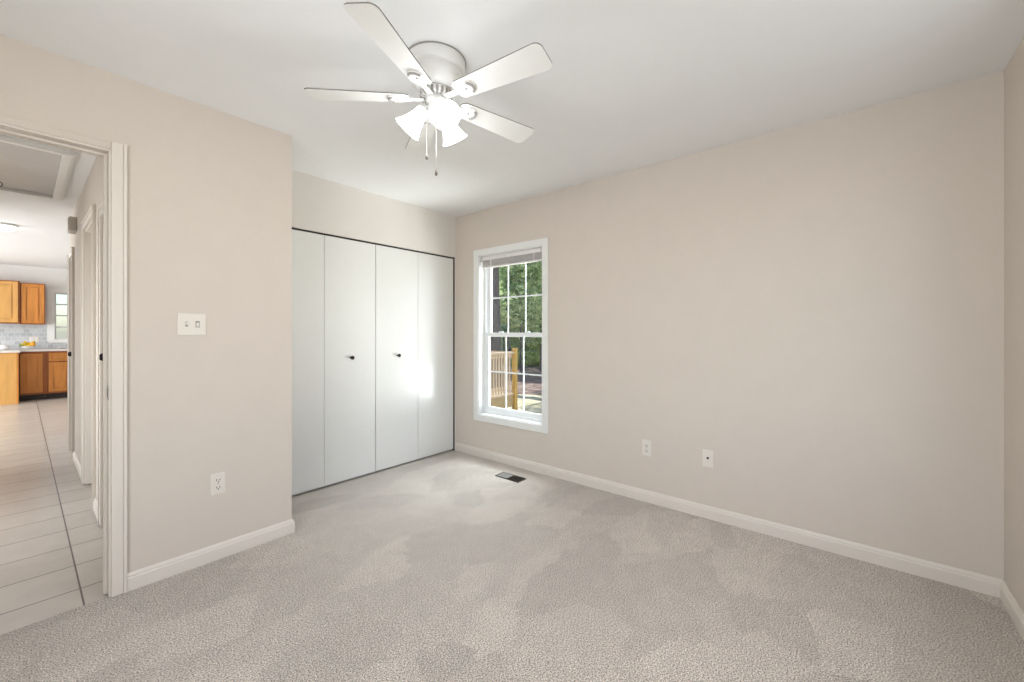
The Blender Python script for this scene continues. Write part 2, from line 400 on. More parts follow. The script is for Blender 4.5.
# ---- door casings (profiled flat boards with a back band)
def casing_box(bm, a0, a1, z0, z1, place, th=.016):
    x0, x1, y0, y1 = place(a0, a1, th); box(bm, x0, x1, y0, y1, z0, z1)
def door_trim(name, a0, a1, ztop, place, wdt=.065, jamb=None, left=True, right=True, m='trim', head=None):
    zt = ztop+(.040 if head else wdt)
    bm = bmesh.new()
    legs = []
    if left: legs.append((a0-wdt, a0-.004))
    if right: legs.append((a1+.004, a1+wdt))
    for l0, l1 in legs:
        outer = (l0, l0+.012) if l0 < a0-.01 else (l1-.012, l1)
        inner = (l0+.012, l1) if l0 < a0-.01 else (l0, l1-.012)
        casing_box(bm, inner[0], inner[1], 0.001, zt, place, .013)
        casing_box(bm, outer[0], outer[1], 0.001, zt, place, .019)
    if not head:
        casing_box(bm, a0-.004, a1+.004, ztop+.004, ztop+wdt-.012, place, .013)
        casing_box(bm, a0-.004, a1+.004, ztop+wdt-.012, ztop+wdt, place, .019)
    if jamb:
        for j in jamb: box(bm, *j)
    o = struct(name, bm, M[m], bevel=.002)
    if head:                                                       # head board painted like the wall
        bm = bmesh.new(); casing_box(bm, a0-.004, a1+.004, ztop+.004, zt-.002, place, .006); obj('head_board', bm, M[head], o, bevel=.003)
    return o
north = lambda a0, a1, t: (a0, a1, VA-t, VA)
t1 = door_trim('trim_1', DX0+.012, DX1-.012, DZ-.012, north, .057, head='wall', jamb=[(DX1-.016, DX1, VA, VA+.12, .001, DZ), (DX0, DX0+.016, VA, VA+.12, .001, DZ), (DX0+.016, DX1-.016, VA, VA+.12, DZ-.016, DZ),
      (DX1-.028, DX1-.016, VA+.045, VA+.08, .001, DZ-.016), (DX0+.028, DX1-.028, VA+.045, VA+.08, DZ-.028, DZ-.016)])
sp = obj('strike_plate', boxes((DX1-.0185, DX1-.0155, VA+.003, VA+.038, .915, .985)), M['steel'], t1, bevel=.001); sp['label'] = 'steel strike plate'
obj('strike_hole', boxes((DX1-.0192, DX1-.0180, VA+.010, VA+.028, .930, .970)), M['dark'], sp)
hallp = lambda a0, a1, t: (HU-t, HU, a0, a1)
def hall_door(n, v0, v1, zt, knob_v, cas=.06, rec=.018, kz=1.02):
    door_trim('trim_%d' % (n+1), v0, v1, zt, hallp, cas, jamb=[(HU, HU+.12, v1-.016, v1, 0, zt), (HU, HU+.12, v0, v0+.016, 0, zt), (HU, HU+.12, v0+.016, v1-.016, zt-.016, zt),
      (HU+.037+rec, HU+.05+rec, v1-.028, v1-.016, 0, zt-.016)])
    bm = boxes((HU+rec, HU+rec+.035, v0+.0165, v1-.0165, .004, zt-.0165))
    h = (v1-v0-.24)
    for z0, z1 in ((.2, .85), (1.02, 1.85)):                       # raised fields
        box(bm, HU+rec-.005, HU+rec+.002, v0+.12, v1-.12, z0, min(z1, zt-.12))
    d = struct('door_%d' % n, bm, M['trim'], bevel=.003)
    kb = lathe([(0, -.058), (.016, -.056), (.024, -.044), (.025, -.036), (.018, -.024), (.009, -.018), (.009, -.006), (.027, -.004), (.027, 0), (0, 0)], 24)
    bmesh.ops.rotate(kb, verts=kb.verts, matrix=Matrix.Rotation(PI/2, 3, 'Y'))
    bmesh.ops.translate(kb, verts=kb.verts, vec=(HU+rec, knob_v, kz))
    k = obj('door_knob', kb, M['knob'], d, smooth=True); k['label'] = 'dark round door knob'
hall_door(1, A0, A1, DA, A1-.12, rec=.03, kz=1.08)
hall_door(2, B0, B1, DB, B0+.07, rec=.08)
hall_door(3, C0, C1, DC, C0+.06)

# door chime box high on the hall wall
dc = thing('chime_box', 'grey door chime box high on the hall wall near the kitchen', 'door chime', (HU, 5.62, 2.235))
obj('housing', boxes((-.050, 0, -.10, .10, -.065, .065)), M['grey_box'], dc, bevel=.004)
obj('cover', boxes((-.056, -.051, -.085, .085, -.055, .055)), M['plate'], dc, bevel=.002)

# ---- attic hatch in the hall ceiling
at = thing('attic_hatch', 'grey attic access panel with white moulded frame in hall ceiling', 'attic hatch', ((HX0+HX1)/2, (HY0+HY1)/2, H))
hw, hl = (HX1-HX0)/2, (HY1-HY0)/2
obj('panel', boxes((-hw+.001, hw-.003, -hl+.001, hl-.001, .001, .018)), M['hatch'], at)
bm = bmesh.new()
for t, z in ((.070, -.012), (.048, -.020), (.022, -.026)):         # stepped moulding
    o2 = .064 if t == .070 else (.054 if t == .048 else .040)
    i2 = -.004 if t == .022 else .012
    for q in ((-hw-o2, hw+o2, hl+i2, hl+o2), (-hw-o2, hw+o2, -hl-o2, -hl-i2), (-hw-o2, -hw-i2, -hl-i2, hl+i2), (hw+i2, hw+o2, -hl-i2, hl+i2)):
        box(bm, q[0], q[1], q[2], q[3], z, 0)
obj('frame', bm, M['trim_white'], at, bevel=.002)
bm = bmesh.new(); R = .022
cx_, cy_ = -.115-(HX0+HX1)/2, 5.22-(HY0+HY1)/2
tube(bm, [(cx_+R*math.cos(a*PI/8), cy_, -.028+R*math.sin(a*PI/8)) for a in range(17)], .003, 8)
tube(bm, [(cx_, cy_, .004), (cx_, cy_, -.008)], .004, 8)
obj('pull_ring', bm, M['knob'], at, smooth=True)

# ------------------------------------------------------------------ window in the right wall
def make_window(name, y0, y1, z0, z1, xf, sgn):
    """a double hung window: xf room face of the wall, sgn direction to the outside (+1 = +X)"""
    def bx(bm, a0, a1, *r):
        x0, x1 = sorted((xf+sgn*a0, xf+sgn*a1)); box(bm, x0, x1, *r)
    bm = bmesh.new(); w = .060; t = -.014
    bx(bm, t, 0, y0-w, y0, z0-w, z1+w); bx(bm, t, 0, y1, y1+w, z0-w, z1+w)
    bx(bm, t, 0, y0, y1, z1, z1+w); bx(bm, t, 0, y0, y1, z0-w, z0)
    # jamb liner and stool
    bx(bm, -.004, .14, y0, y0+.008, z0, z1); bx(bm, -.004, .14, y1-.008, y1, z0, z1)
    bx(bm, -.004, .14, y0+.008, y1-.008, z0, z0+.008); bx(bm, -.004, .14, y0+.008, y1-.008, z1-.008, z1)
    root = struct(name, bm, M['trim_white'], bevel=.002)
    Y0, Y1, Z0, Z1 = y0+.008, y1-.008, z0+.008, z1-.008
    bm = bmesh.new()
    bx(bm, .07, .135, Y0, Y0+.022, Z0, Z1); bx(bm, .07, .135, Y1-.022, Y1, Z0, Z1)
    bx(bm, .07, .135, Y0+.022, Y1-.022, Z0, Z0+.022); bx(bm, .07, .135, Y0+.022, Y1-.022, Z1-.022, Z1)
    obj('window_frame', bm, M['vinyl'], root, bevel=.002)
    zm = (Z0+Z1)/2+.005
    for k, (d0, za, zb) in enumerate(((.074, Z0+.022, zm+.02), (.106, zm-.02, Z1-.022))):
        bm = bmesh.new(); ya, yb = Y0+.022, Y1-.022; s = .036; bt = .045 if k == 0 else .036
        bx(bm, d0, d0+.026, ya, ya+s, za, zb); bx(bm, d0, d0+.026, yb-s, yb, za, zb)
        bx(bm, d0, d0+.026, ya+s, yb-s, za, za+bt); bx(bm, d0, d0+.026, ya+s, yb-s, zb-.036, zb)
        sash = obj('sash', bm, M['vinyl'], root, bevel=.002)
        bm = bmesh.new()
        gy0, gy1, gz0, gz1 = ya+s, yb-s, za+bt, zb-.036
        for i in (1, 2):
            y = gy0+(gy1-gy0)*i/3; bx(bm, d0+.009, d0+.017, y-.0055, y+.0055, gz0, gz1)
        z = (gz0+gz1)/2
        for i in range(3):
            bx(bm, d0+.009, d0+.017, gy0+(gy1-gy0)*i/3+(.008 if i else 0), gy0+(gy1-gy0)*(i+1)/3-(.008 if i < 2 else 0), z-.0065, z+.0065)
        obj('muntin', bm, M['vinyl'], sash)
        bm = bmesh.new(); bx(bm, d0+.0115, d0+.0145, gy0-.003, gy1+.003, gz0-.003, gz1+.003)
        obj('pane', bm, M['glass'], sash)
        if k == 0:
            bm = bmesh.new()
            for yy in (ya+.2, yb-.2): bx(bm, d0-.008, d0+.02, yy-.022, yy+.022, zb+.001, zb+.012)
            obj('sash_lock', bm, M['vinyl'], sash, bevel=.003)
    return root
make_window('window_1', WV0, WV1, WZ0, WZ1, UW, 1)
bl = thing('window_blind', 'raised white mini blind bunched at the top of the bedroom window', 'blind', (UW+.035, (WV0+WV1)/2, WZ1-.009))
w2 = (WV1-WV0)/2-.014
obj('headrail', boxes((-.018, .018, -w2, w2, -.040, -.001)), M['slat'], bl, bevel=.002)
bm = bmesh.new()
for i in range(14):
    z = -.044-i*.0040; box(bm, -.0125, .0125, -w2+.012, w2-.012, z-.0016, z)
o = obj('slats', bm, M['slat'], bl); o['kind'] = 'stuff'
obj('bottom_rail', boxes((-.013, .013, -w2+.012, w2-.012, -.115, -.1005)), M['slat'], bl, bevel=.002)
for yy in (-w2+.10, w2-.13):
    obj('ladder_cord', boxes((-.0155, -.0135, yy-.006, yy+.006, -.116, -.040)), M['slat'], bl)
for yy in (-w2-.002, w2-.024):
    obj('bracket', boxes((-.022, .020, yy, yy+.026, -.048, 0)), M['hatch'], bl, bevel=.002)

# ------------------------------------------------------------------ closet bifold doors
pw = .4490
def bifold(x, label, knob_panel):
    t = thing('bifold_door', label, 'closet door', (x, VB+.010, .017), group='white bifold closet doors')
    for i in range(2):
        x0 = i*(pw+.003)
        p = obj('door_panel', boxes((x0, x0+pw, 0, .030, 0, CDZ-.033)), M['closet_door'], t, bevel=.0015)
        if i == knob_panel:
            kb = lathe([(0, -.034), (.010, -.033), (.0155, -.027), (.0155, -.022), (.010, -.014), (.006, -.010), (.006, -.004), (.011, -.003), (.011, 0), (0, 0)], 24)
            bmesh.ops.rotate(kb, verts=kb.verts, matrix=Matrix.Rotation(-PI/2, 3, 'X'))
            bmesh.ops.translate(kb, verts=kb.verts, vec=(x0+pw*.5, 0, 1.005))
            k = obj('knob', kb, M['knob'], p, smooth=True); k['label'] = 'small dark round knob'
    return t
bifold(1.085, 'white flat bifold closet door pair beside the outside wall corner, left of the two', 1)
bifold(1.085+2*pw+.003+.006, 'white flat bifold closet door pair next to the window wall, right of the two', 0)
struct('trim_closet_gap_shade', boxes((CDX1-.002, CDX1-.0005, VB+.001, VB+.099, .001, CDZ)), M['dark'])  # dark strip drawing the shade in the gap beside the last panel
struct('trim_closet_track', boxes((CDX0, CDX1, VB+.018, VB+.045, CDZ-.012, CDZ)), M['dark'])

# ------------------------------------------------------------------ ceiling fan
FC = (1.19, 1.434)
FR = math.radians(-50.17)                        # angle of the picture's right-hand direction
fan = thing('ceiling_fan', 'white five blade ceiling fan with three lit frosted shades', 'ceiling fan', (FC[0], FC[1], H))
obj('motor_housing', lathe([(0, 0), (.128, 0), (.130, -.004), (.130, -.042), (.126, -.048), (.116, -.052), (.113, -.058), (.117, -.066), (.115, -.082), (.106, -.104), (.088, -.124), (.080, -.130), (0, -.130)], 64), M['fan_white'], fan, smooth=True)
obj('gap_ring', lathe([(0, -.0005), (.1325, -.0005), (.1325, -.005), (0, -.005)], 64), M['slot'], fan)  # grey ring drawing the dark line along the housing's top edge
fw = obj('flywheel', lathe([(0, -.131), (.064, -.131), (.070, -.140), (.070, -.158), (.062, -.166), (0, -.166)], 48), M['fan_white'], fan, smooth=True)
bm = bmesh.new()
for i in range(20):
    a = 2*PI*i/20; b2 = bmesh.new(); box(b2, .050, .0715, -.0055, .0055, -.1675, -.142)
    for v in b2.verts: v.co = Matrix.Rotation(a, 3, 'Z') @ v.co
    me = bpy.data.meshes.new('t'); b2.to_mesh(me); b2.free(); bm.from_mesh(me); bpy.data.meshes.remove(me)
obj('vent_slots', bm, M['slot'], fw)
obj('light_kit_hub', lathe([(0, -.167), (.044, -.167), (.046, -.170), (.046, -.178), (.044, -.186), (.034, -.192), (.034, -.222), (.040, -.228), (.040, -.246), (.030, -.266), (.012, -.276), (.006, -.284), (0, -.286)], 40), M['fan_white'], fan, smooth=True)

def blade_bm():
    bm = bmesh.new(); pts = []
    R0, R1, w0, w1, rc = .118, .555, .048, .066, .030
    pts += [(R0, -w0*.72), (R0+.018, -w0)]
    pts.append((R1-rc, -w1))
    for k in range(1, 7): a = -PI/2+PI/2*k/6; pts.append((R1-rc+rc*math.cos(a), -w1+rc+rc*math.sin(a)))
    for k in range(0, 7): a = PI/2*k/6; pts.append((R1-rc+rc*math.cos(a), w1-rc+rc*math.sin(a)))
    pts += [(R0+.018, w0), (R0, w0*.72)]
    side = prism(bm, pts, 0, .005)
    bm.normal_update()
    for f in side: f.material_index = 1
    return bm
def iron_bm():
    bm = bmesh.new()
    # arm from the flywheel to the blade
    pts = [(.052, -.016), (.105, -.012), (.135, -.016), (.155, -.034), (.180, -.038), (.205, -.028), (.216, 0), (.205, .028), (.180, .038), (.155, .034), (.135, .016), (.105, .012), (.052, .016)]
    prism(bm, pts, -.0065, -.0005)
    return bm
def ridge_bm():
    bm = bmesh.new()
    tube(bm, [(.178+.029*math.cos(a), .029*math.sin(a), -.0075) for a in [(-1.25+2.5*k/12) for k in range(13)]], [.001]+[.0062]*11+[.001], 8)
    for x, y in ((.170, 0),):
        lathe([(0, -.004), (.004, -.003), (.005, 0), (0, 0)], 10, (x, y, -.0065), bm)
    return bm
bm_b, bm_i, bm_r = blade_bm(), iron_bm(), ridge_bm()
b0 = obj('blade', bm_b, [M['blade'], M['blade_edge']], fan)
i0 = obj('blade_iron', bm_i, M['fan_white'], b0, bevel=.0015)
r0 = obj('iron_rim', bm_r, M['slot'], b0, smooth=True)
for k, phi in enumerate((-106, -32, 40, 112, 184)):
    if k == 0: b = b0
    else:
        b = b0.copy(); C.objects.link(b); b.parent = fan
        for ch in (i0, r0):
            c = ch.copy(); C.objects.link(c); c.parent = b
    ang = FR+math.radians(phi)
    q = Matrix.Rotation(ang, 4, 'Z') @ Matrix.Rotation(math.radians(-11), 4, 'X')
    b.matrix_basis = Matrix.Translation((0, 0, -.168)) @ q
# three shades
def shade_bm():
    prof = [(.020, 0), (.024, -.006), (.026, -.022), (.031, -.045), (.038, -.066), (.046, -.085), (.055, -.100), (.0535, -.1005), (.044, -.084), (.036, -.065), (.029, -.044), (.0235, -.022), (.021, -.008), (.018, -.003)]
    return lathe([(r*1.14, z*1.14) for r, z in prof], 40)
s0 = None
for phi in (-62, 58, 178):
    ang = FR+math.radians(phi)
    mx = Matrix.Rotation(ang, 4, 'Z') @ Matrix.Translation((.056, 0, -.214)) @ Matrix.Rotation(math.radians(-41), 4, 'Y')
    if s0 is None:
        bm = bmesh.new()
        s0 = obj('lamp_shade', shade_bm(), M['shade'], fan, smooth=True)
        bulb = obj('bulb', lathe([(0, -.075), (.012, -.072), (.019, -.060), (.019, -.050), (.012, -.034), (.010, -.010), (0, -.010)], 24), M['bulb'], s0, smooth=True)
        fit = obj('fitter', lathe([(0, .014), (.010, .014), (.014, .008), (.026, .004), (.028, -.004), (.0205, -.006), (.0, -.006)], 24), M['fan_white'], s0, smooth=True)
        bm = tube(bmesh.new(), [(-.034, 0, .004), (-.020, 0, .020), (-.008, 0, .022), (0, 0, .014)], .0065, 10)
        arm = obj('lamp_arm', bm, M['fan_white'], s0, smooth=True)
        s = s0
    else:
        s = s0.copy(); C.objects.link(s); s.parent = fan
        for ch in (bulb, fit, arm):
            c = ch.copy(); C.objects.link(c); c.parent = s
    s.matrix_basis = mx
    p = mx @ Vector((0, 0, -.095)); dr = mx.to_3x3() @ Vector((0, 0, -1))
    light('fan_bulb_light', 'POINT', (FC[0]+p.x, FC[1]+p.y, H+p.z-.03), 2.4, (.94, .97, 1), shadow_soft_size=.05)
# pull chains
for (dx, dy, z1) in ((-.042, .0, -.412), (.002, -.01, -.488)):
    ang = FR; x = dx*math.cos(ang)-dy*math.sin(ang); y = dx*math.sin(ang)+dy*math.cos(ang)
    bm = bmesh.new(); z = -.262 if abs(dx) < .02 else -.215
    tube(bm, [(x, y, z), (x, y, z1)], .0009, 6)
    zz = z
    while zz > z1:
        lathe([(0, .0016), (.0016, 0), (0, -.0016)], 6, (x, y, zz), bm); zz -= .0052
    ch = obj('pull_chain', bm, M['chain'], fan)
    obj('chain_fob', lathe([(0, 0), (.003, -.001), (.0055, -.010), (.0065, -.018), (.004, -.024), (0, -.025)], 14, (x, y, z1)), M['fob'], ch, smooth=True)

# ------------------------------------------------------------------ wall plates
def plate_root(name, label, cat, u, v, z, face, group=None):
    """local -Y is out of the wall"""
    rz = {'north': 0, 'east': -PI/2}[face]
    return thing(name, label, cat, (u, v, z), rz, group)
def duplex(label, u, v, z, face):
    t = plate_root('wall_outlet', label, 'electrical outlet', u, v, z, face)
    obj('cover_plate', boxes((-.035, .035, -.006, 0, -.057, .057)), M['plate'], t, bevel=.003)
    for s in (-1, 1):
        bm = bmesh.new(); pts = []
        for k in range(24):
            a = 2*PI*k/24; pts.append((.0165*math.cos(a), max(-.0125, min(.0125, .0165*math.sin(a)))))
        vs = prism(bm, pts, 0, .0025)
        for vv in bm.verts: x, y, z_ = vv.co; vv.co = (x, -.006-z_, y+s*.0195)
        rc = obj('receptacle', bm, M['plate'], t)
        bm = boxes((-.0088, -.0056, -.0092, -.0084, s*.0195-.003, s*.0195+.007), (.0052, .0084, -.0092, -.0084, s*.0195-.003, s*.0195+.006))
        lathe([(0, 0), (.0032, 0), (.0032, .0008), (0, .0008)], 12, (0, 0, 0), bm)
        for vv in bm.verts:
            if abs(vv.co.y) < .005 and abs(vv.co.z) < .002: x, y, z_ = vv.co; vv.co = (x, -.0084-z_, y+s*.0195-.0085)
        obj('slots', bm, M['dark'], rc)
    bm = lathe([(0, .001), (.0025, .0008), (.003, 0), (0, 0)], 12)
    for vv in bm.verts: x, y, z_ = vv.co; vv.co = (x, -.006-z_, y)
    obj('screw', bm, M['steel'], t)
    return t
duplex('white duplex outlet low on the window wall, between the window and the cable plate', UW, 1.155, .392, 'east')
duplex('white duplex outlet low on the doorway wall, below the light switches', .687, VA, .410, 'north')
cp = plate_root('cable_plate', 'white wall plate with one dark coaxial jack, low on the window wall', 'cable plate', UW, .742, .397, 'east')
obj('cover_plate', boxes((-.035, .035, -.006, 0, -.057, .057)), M['plate'], cp, bevel=.003)
bm = lathe([(0, .012), (.004, .012), (.0048, .010), (.0048, .002), (.0075, .002), (.0075, 0), (0, 0)], 16)
for vv in bm.verts: x, y, z_ = vv.co; vv.co = (x, -.006-z_, y+.004)
obj('coax_jack', bm, M['dark'], cp)
for s in (-1, 1):
    bm = lathe([(0, .001), (.0025, .0008), (.003, 0), (0, 0)], 12)
    for vv in bm.verts: x, y, z_ = vv.co; vv.co = (x, -.006-z_, y+s*.042)
    obj('screw', bm, M['plate'], cp)
sw = plate_root('light_switch', 'white double switch plate with a toggle and a slider, beside the doorway', 'light switch', .573, VA, 1.274, 'north')
obj('cover_plate', boxes((-.060, .060, -.006, 0, -.057, .057)), M['plate'], sw, bevel=.004)
b_ = obj('toggle', boxes((-.0275, -.0185, -.018, -.006, -.004, .010)), M['plate'], sw, bevel=.002)
obj('toggle_slot', boxes((-.0285, -.0175, -.0072, -.0055, -.013, .013)), M['slot'], sw)
obj('slider_slot', boxes((.014, .032, -.0072, -.0055, -.017, .017)), M['slot'], sw)
obj('slider', boxes((.017, .029, -.012, -.0070, -.013, .008)), M['plate'], sw, bevel=.0015)

# ------------------------------------------------------------------ floor register
fr = thing('floor_register', 'dark metal floor register in the carpet below the window', 'floor vent', (2.663, 2.237, 0))
bm = bmesh.new()
for q in ((-.056, .056, -.128, -.120), (-.056, .056, .120, .128), (-.056, -.050, -.120, .120), (.050, .056, -.120, .120), (-.050, .050, -.004, .004)):
    box(bm, *q, .001, .008)
obj('frame', bm, M['register'], fr, bevel=.002)
obj('duct', boxes((-.050, .050, -.120, .120, .0005, .0015)), M['dark'], fr)
for k in range(2):
    bm = bmesh.new()
    for i in range(12):
        y = (-.119 if k == 0 else .004)+i*.0096
        b2 = boxes((-.050, .050, -.0028 if k else -.001, .0028 if k else .001, .0018, .0065))
        for v in b2.verts: bm_v = v.co; v.co = (v.co.x, v.co.y+y+.003, v.co.z)
        me = bpy.data.meshes.new('t'); b2.to_mesh(me); b2.free(); bm.from_mesh(me); bpy.data.meshes.remove(me)
    obj('louvres', bm, M['slot'] if k else M['register'], fr)

# ------------------------------------------------------------------ kitchen
KB = 12.10
def cab_door(x0, x1, z0, z1, y, parent, name='door', m='oak', knob=None):
    bm = bmesh.new(); s = .055
    if z1-z0 < .25: s = .028
    box(bm, x0, x0+s, y-.02, y, z0, z1); box(bm, x1-s, x1, y-.02, y, z0, z1)
    box(bm, x0+s, x1-s, y-.02, y, z0, z0+s); box(bm, x0+s, x1-s, y-.02, y, z1-s, z1)
    box(bm, x0+s, x1-s, y-.006, y, z0+s, z1-s)
    box(bm, x0+s+.02, x1-s-.02, y-.017, y-.010, z0+s+.02, z1-s-.02)
    d = obj(name, bm, M[m], parent, bevel=.002)
    return d
YB = 11.50
bc = thing('base_cabinet', 'oak base cabinet with a single tall door beside the peninsula end', 'cabinet', (0, 0, 0))
obj('body', boxes((-.015, .31, YB, KB-.005, .10, .885)), M['oak_shaded'], bc)
cab_door(-.005, .262, .135, .845, YB, bc)
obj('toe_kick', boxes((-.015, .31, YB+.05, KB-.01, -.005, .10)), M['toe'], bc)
bc = thing('base_cabinet', 'oak base cabinet with a drawer above its door, under the kitchen window', 'cabinet', (0, 0, 0))
obj('body', boxes((.312, .95, YB, KB-.005, .10, .885)), M['oak_shaded'], bc)
for k in range(2):
    x0 = .335+k*.305
    cab_door(x0, x0+.29, .135, .675, YB, bc)
    cab_door(x0, x0+.29, .70, .85, YB, bc, 'drawer')
obj('toe_kick', boxes((.312, .95, YB+.05, KB-.01, -.005, .10)), M['toe'], bc)
pen = thing('peninsula_cabinet', 'light oak plain end panel cabinet at the left of the kitchen run', 'cabinet', (0, 0, 0))
obj('body', boxes((-.95, -.04, 11.17, KB-.005, -.005, .885)), M['oak'], pen)
obj('end_panel', boxes((-.96, -.045, 11.155, 11.169, -.005, .885)), M['oak_light'], pen)
obj('corner_stile', boxes((-.045, -.022, 11.155, 11.49, -.005, .885)), M['oak'], pen)
ct = obj('countertop', boxes((-.98, -.0, 11.12, KB-.002, .886, .925), (0, .98, YB-.03, KB-.002, .886, .925)), M['counter'], bevel=.004)
tag(ct, 'pale laminate countertop running over the oak base cabinets', 'countertop')
uc = thing('wall_cabinet', 'oak wall cabinet cut by the left edge of the view, left of the two', 'cabinet', (0, 0, 0))
obj('body', boxes((-.95, -.008, 11.76, KB-.005, 1.40, 2.18)), M['oak_shaded'], uc)
cab_door(-.48, -.03, 1.42, 2.16, 11.76, uc, m='oak_light'); cab_door(-.94, -.49, 1.42, 2.16, 11.76, uc, m='oak_light')
uc = thing('wall_cabinet', 'single door oak wall cabinet next to the kitchen window', 'cabinet', (0, 0, 0))
obj('body', boxes((-.006, .300, 11.80, KB-.005, 1.39, 2.155)), M['oak_shaded'], uc)
cab_door(.008, .288, 1.41, 2.135, 11.80, uc)
struct('trim_backsplash', boxes((-1.0, .37, KB-.008, KB-.001, .93, 1.40), (.37, 1.0, KB-.008, KB-.001, .93, 1.03)), M['backsplash'])
ko = thing('wall_outlet', 'white outlet plate on the tiled kitchen backsplash', 'electrical outlet', (.165, KB-.009, 1.10))
obj('cover_plate', boxes((-.06, .06, -.006, 0, -.057, .057)), M['plate'], ko, bevel=.003)
for s in (-1, 1): obj('receptacle', boxes((-.045 if s < 0 else .012, -.012 if s < 0 else .045, -.009, -.006, -.03, .03)), M['ceramic'], ko, bevel=.002)

# kitchen window (its own casing, sash grid and a half lowered blind)
kw = bmesh.new()
for q in ((.38, .43, 1.06, 2.06), (1.25, 1.30, 1.06, 2.06)): box(kw, q[0], q[1], KB-.02, KB+.1, q[2], q[3])
box(kw, .43, 1.25, KB-.02, KB+.1, 1.06, 1.10); box(kw, .43, 1.25, KB-.02, KB+.1, 2.02, 2.06)
box(kw, .35, 1.33, KB-.03, KB, 1.035, 1.06); box(kw, .33, .38, KB-.015, KB, 1.06, 2.10); box(kw, 1.30, 1.35, KB-.015, KB, 1.06, 2.10); box(kw, .38, 1.30, KB-.015, KB, 2.06, 2.10)
kwo = struct('window_2', kw, M['trim_white'])
bm = bmesh.new()
for x in (.43, .60, .80, 1.02, 1.21): box(bm, x, x+.022, KB+.04, KB+.06, 1.10, 2.02)
for z in (1.10, 1.33, 1.56, 1.78, 1.995): box(bm, .43, 1.25, KB+.041, KB+.059, z, z+.025)
obj('sash', bm, M['hatch'], kwo)
obj('pane', boxes((.43, 1.25, KB+.049, KB+.052, 1.10, 2.02)), M['glass'], kwo)

# things on the counter
CT = .926
fb = obj('fruit_bowl', lathe([(0, .004), (.05, .004), (.055, 0), (.06, .002), (.085, .03), (.10, .06), (.095, .061), (.08, .035), (.055, .012), (0, .010)], 32), M['ceramic'], smooth=True, loc=(.085, 11.78, CT))
tag(fb, 'shallow bowl of fruit on the kitchen counter', 'bowl')
def banana(loc, rz, label):
    bm = bmesh.new(); pts = []; rr = []
    for k in range(11):
        a = -1.0+2.0*k/10; pts.append((.09*math.sin(a), 0, .09*(1-math.cos(a))*1.0)); rr.append(.006+.014*math.cos(a*1.35)**.6 if abs(a*1.35) < 1.5 else .006)
    tube(bm, pts, rr, 10)
    o = obj('banana', bm, M['banana'], smooth=True, loc=loc); o.rotation_euler = (0.15, 0, rz); tag(o, label, 'banana', 'bananas in the fruit bowl')
banana((.09, 11.75, CT+.07), .2, 'yellow banana lying across the front of the fruit bowl')
banana((.105, 11.79, CT+.105), .5, 'yellow banana topmost in the fruit bowl')
banana((.10, 11.85, CT+.085), .9, 'yellow banana at the back of the fruit bowl')
def fruit(name, loc, r, m, label):
    o = obj(name, lathe([(0, r*.86), (r*.2, r*.94), (r*.55, r*.82), (r*.86, r*.5), (r, 0), (r*.86, -r*.5), (r*.5, -r*.86), (0, -r*.95)], 24), M[m], smooth=True, loc=loc); tag(o, label, 'fruit')
fruit('pear', (.02, 11.76, CT+.075), .040, 'green_fruit', 'green pear at the left side of the fruit bowl')
fruit('orange', (.145, 11.74, CT+.085), .040, 'orange_fruit', 'round orange at the right side of the fruit bowl')
mg = thing('teapot', 'small white teapot on the counter at the left edge of the view', 'teapot', (-.19, 11.62, CT))
obj('body', lathe([(0, 0), (.035, 0), (.055, .02), (.060, .045), (.048, .075), (.025, .085), (0, .086)], 28), M['ceramic'], mg, smooth=True)
obj('spout', tube(bmesh.new(), [(-.05, 0, .035), (-.08, 0, .05), (-.09, 0, .075)], [.012, .009, .007]), M['ceramic'], mg, smooth=True)
obj('handle', tube(bmesh.new(), [(.05, 0, .065), (.085, 0, .068), (.092, 0, .04), (.055, 0, .025)], .006), M['ceramic'], mg, smooth=True)
obj('lid', lathe([(0, .105), (.006, .103), (.007, .094), (.028, .088), (.028, .086), (0, .086)], 20), M['ceramic'], mg, smooth=True)
bm = bmesh.new(); nx, ny = 14, 10; g = []
for i in range(nx):
    for j in range(ny):
        x, y = -.10+.20*i/(nx-1), -.07+.14*j/(ny-1)
        g.append(bm.verts.new((x, y, .012+.022*math.sin(i*.9+j*.5)**2*(1-abs(x)/.12)+.008*math.cos(j*1.3))))
for i in range(nx-1):
    for j in range(ny-1): bm.faces.new((g[i*ny+j], g[(i+1)*ny+j], g[(i+1)*ny+j+1], g[i*ny+j+1]))
dt = obj('dish_towel', bm, M['cloth'], smooth=True, loc=(.54, 11.66, CT)); so = dt.modifiers.new('thick', 'SOLIDIFY'); so.thickness = .006
tag(dt, 'crumpled white dish towel on the counter under the kitchen window', 'towel')
# kitchen ceiling light
kl = thing('dome_light', 'round white dome light on the kitchen ceiling', 'ceiling light', (-.12, 7.62, KC))
obj('base', lathe([(0, 0), (.105, 0), (.105, -.02), (.100, -.026), (0, -.026)], 40), M['fan_white'], kl, smooth=True)
obj('dome', lathe([(.096, -.027), (.094, -.040), (.078, -.062), (.045, -.076), (0, -.08)], 40), M['dome'], kl, smooth=True)
light('dome_light_lamp', 'POINT', (-.12, 7.62, KC-.2), 1, (1, .99, .97), shadow_soft_size=.12)

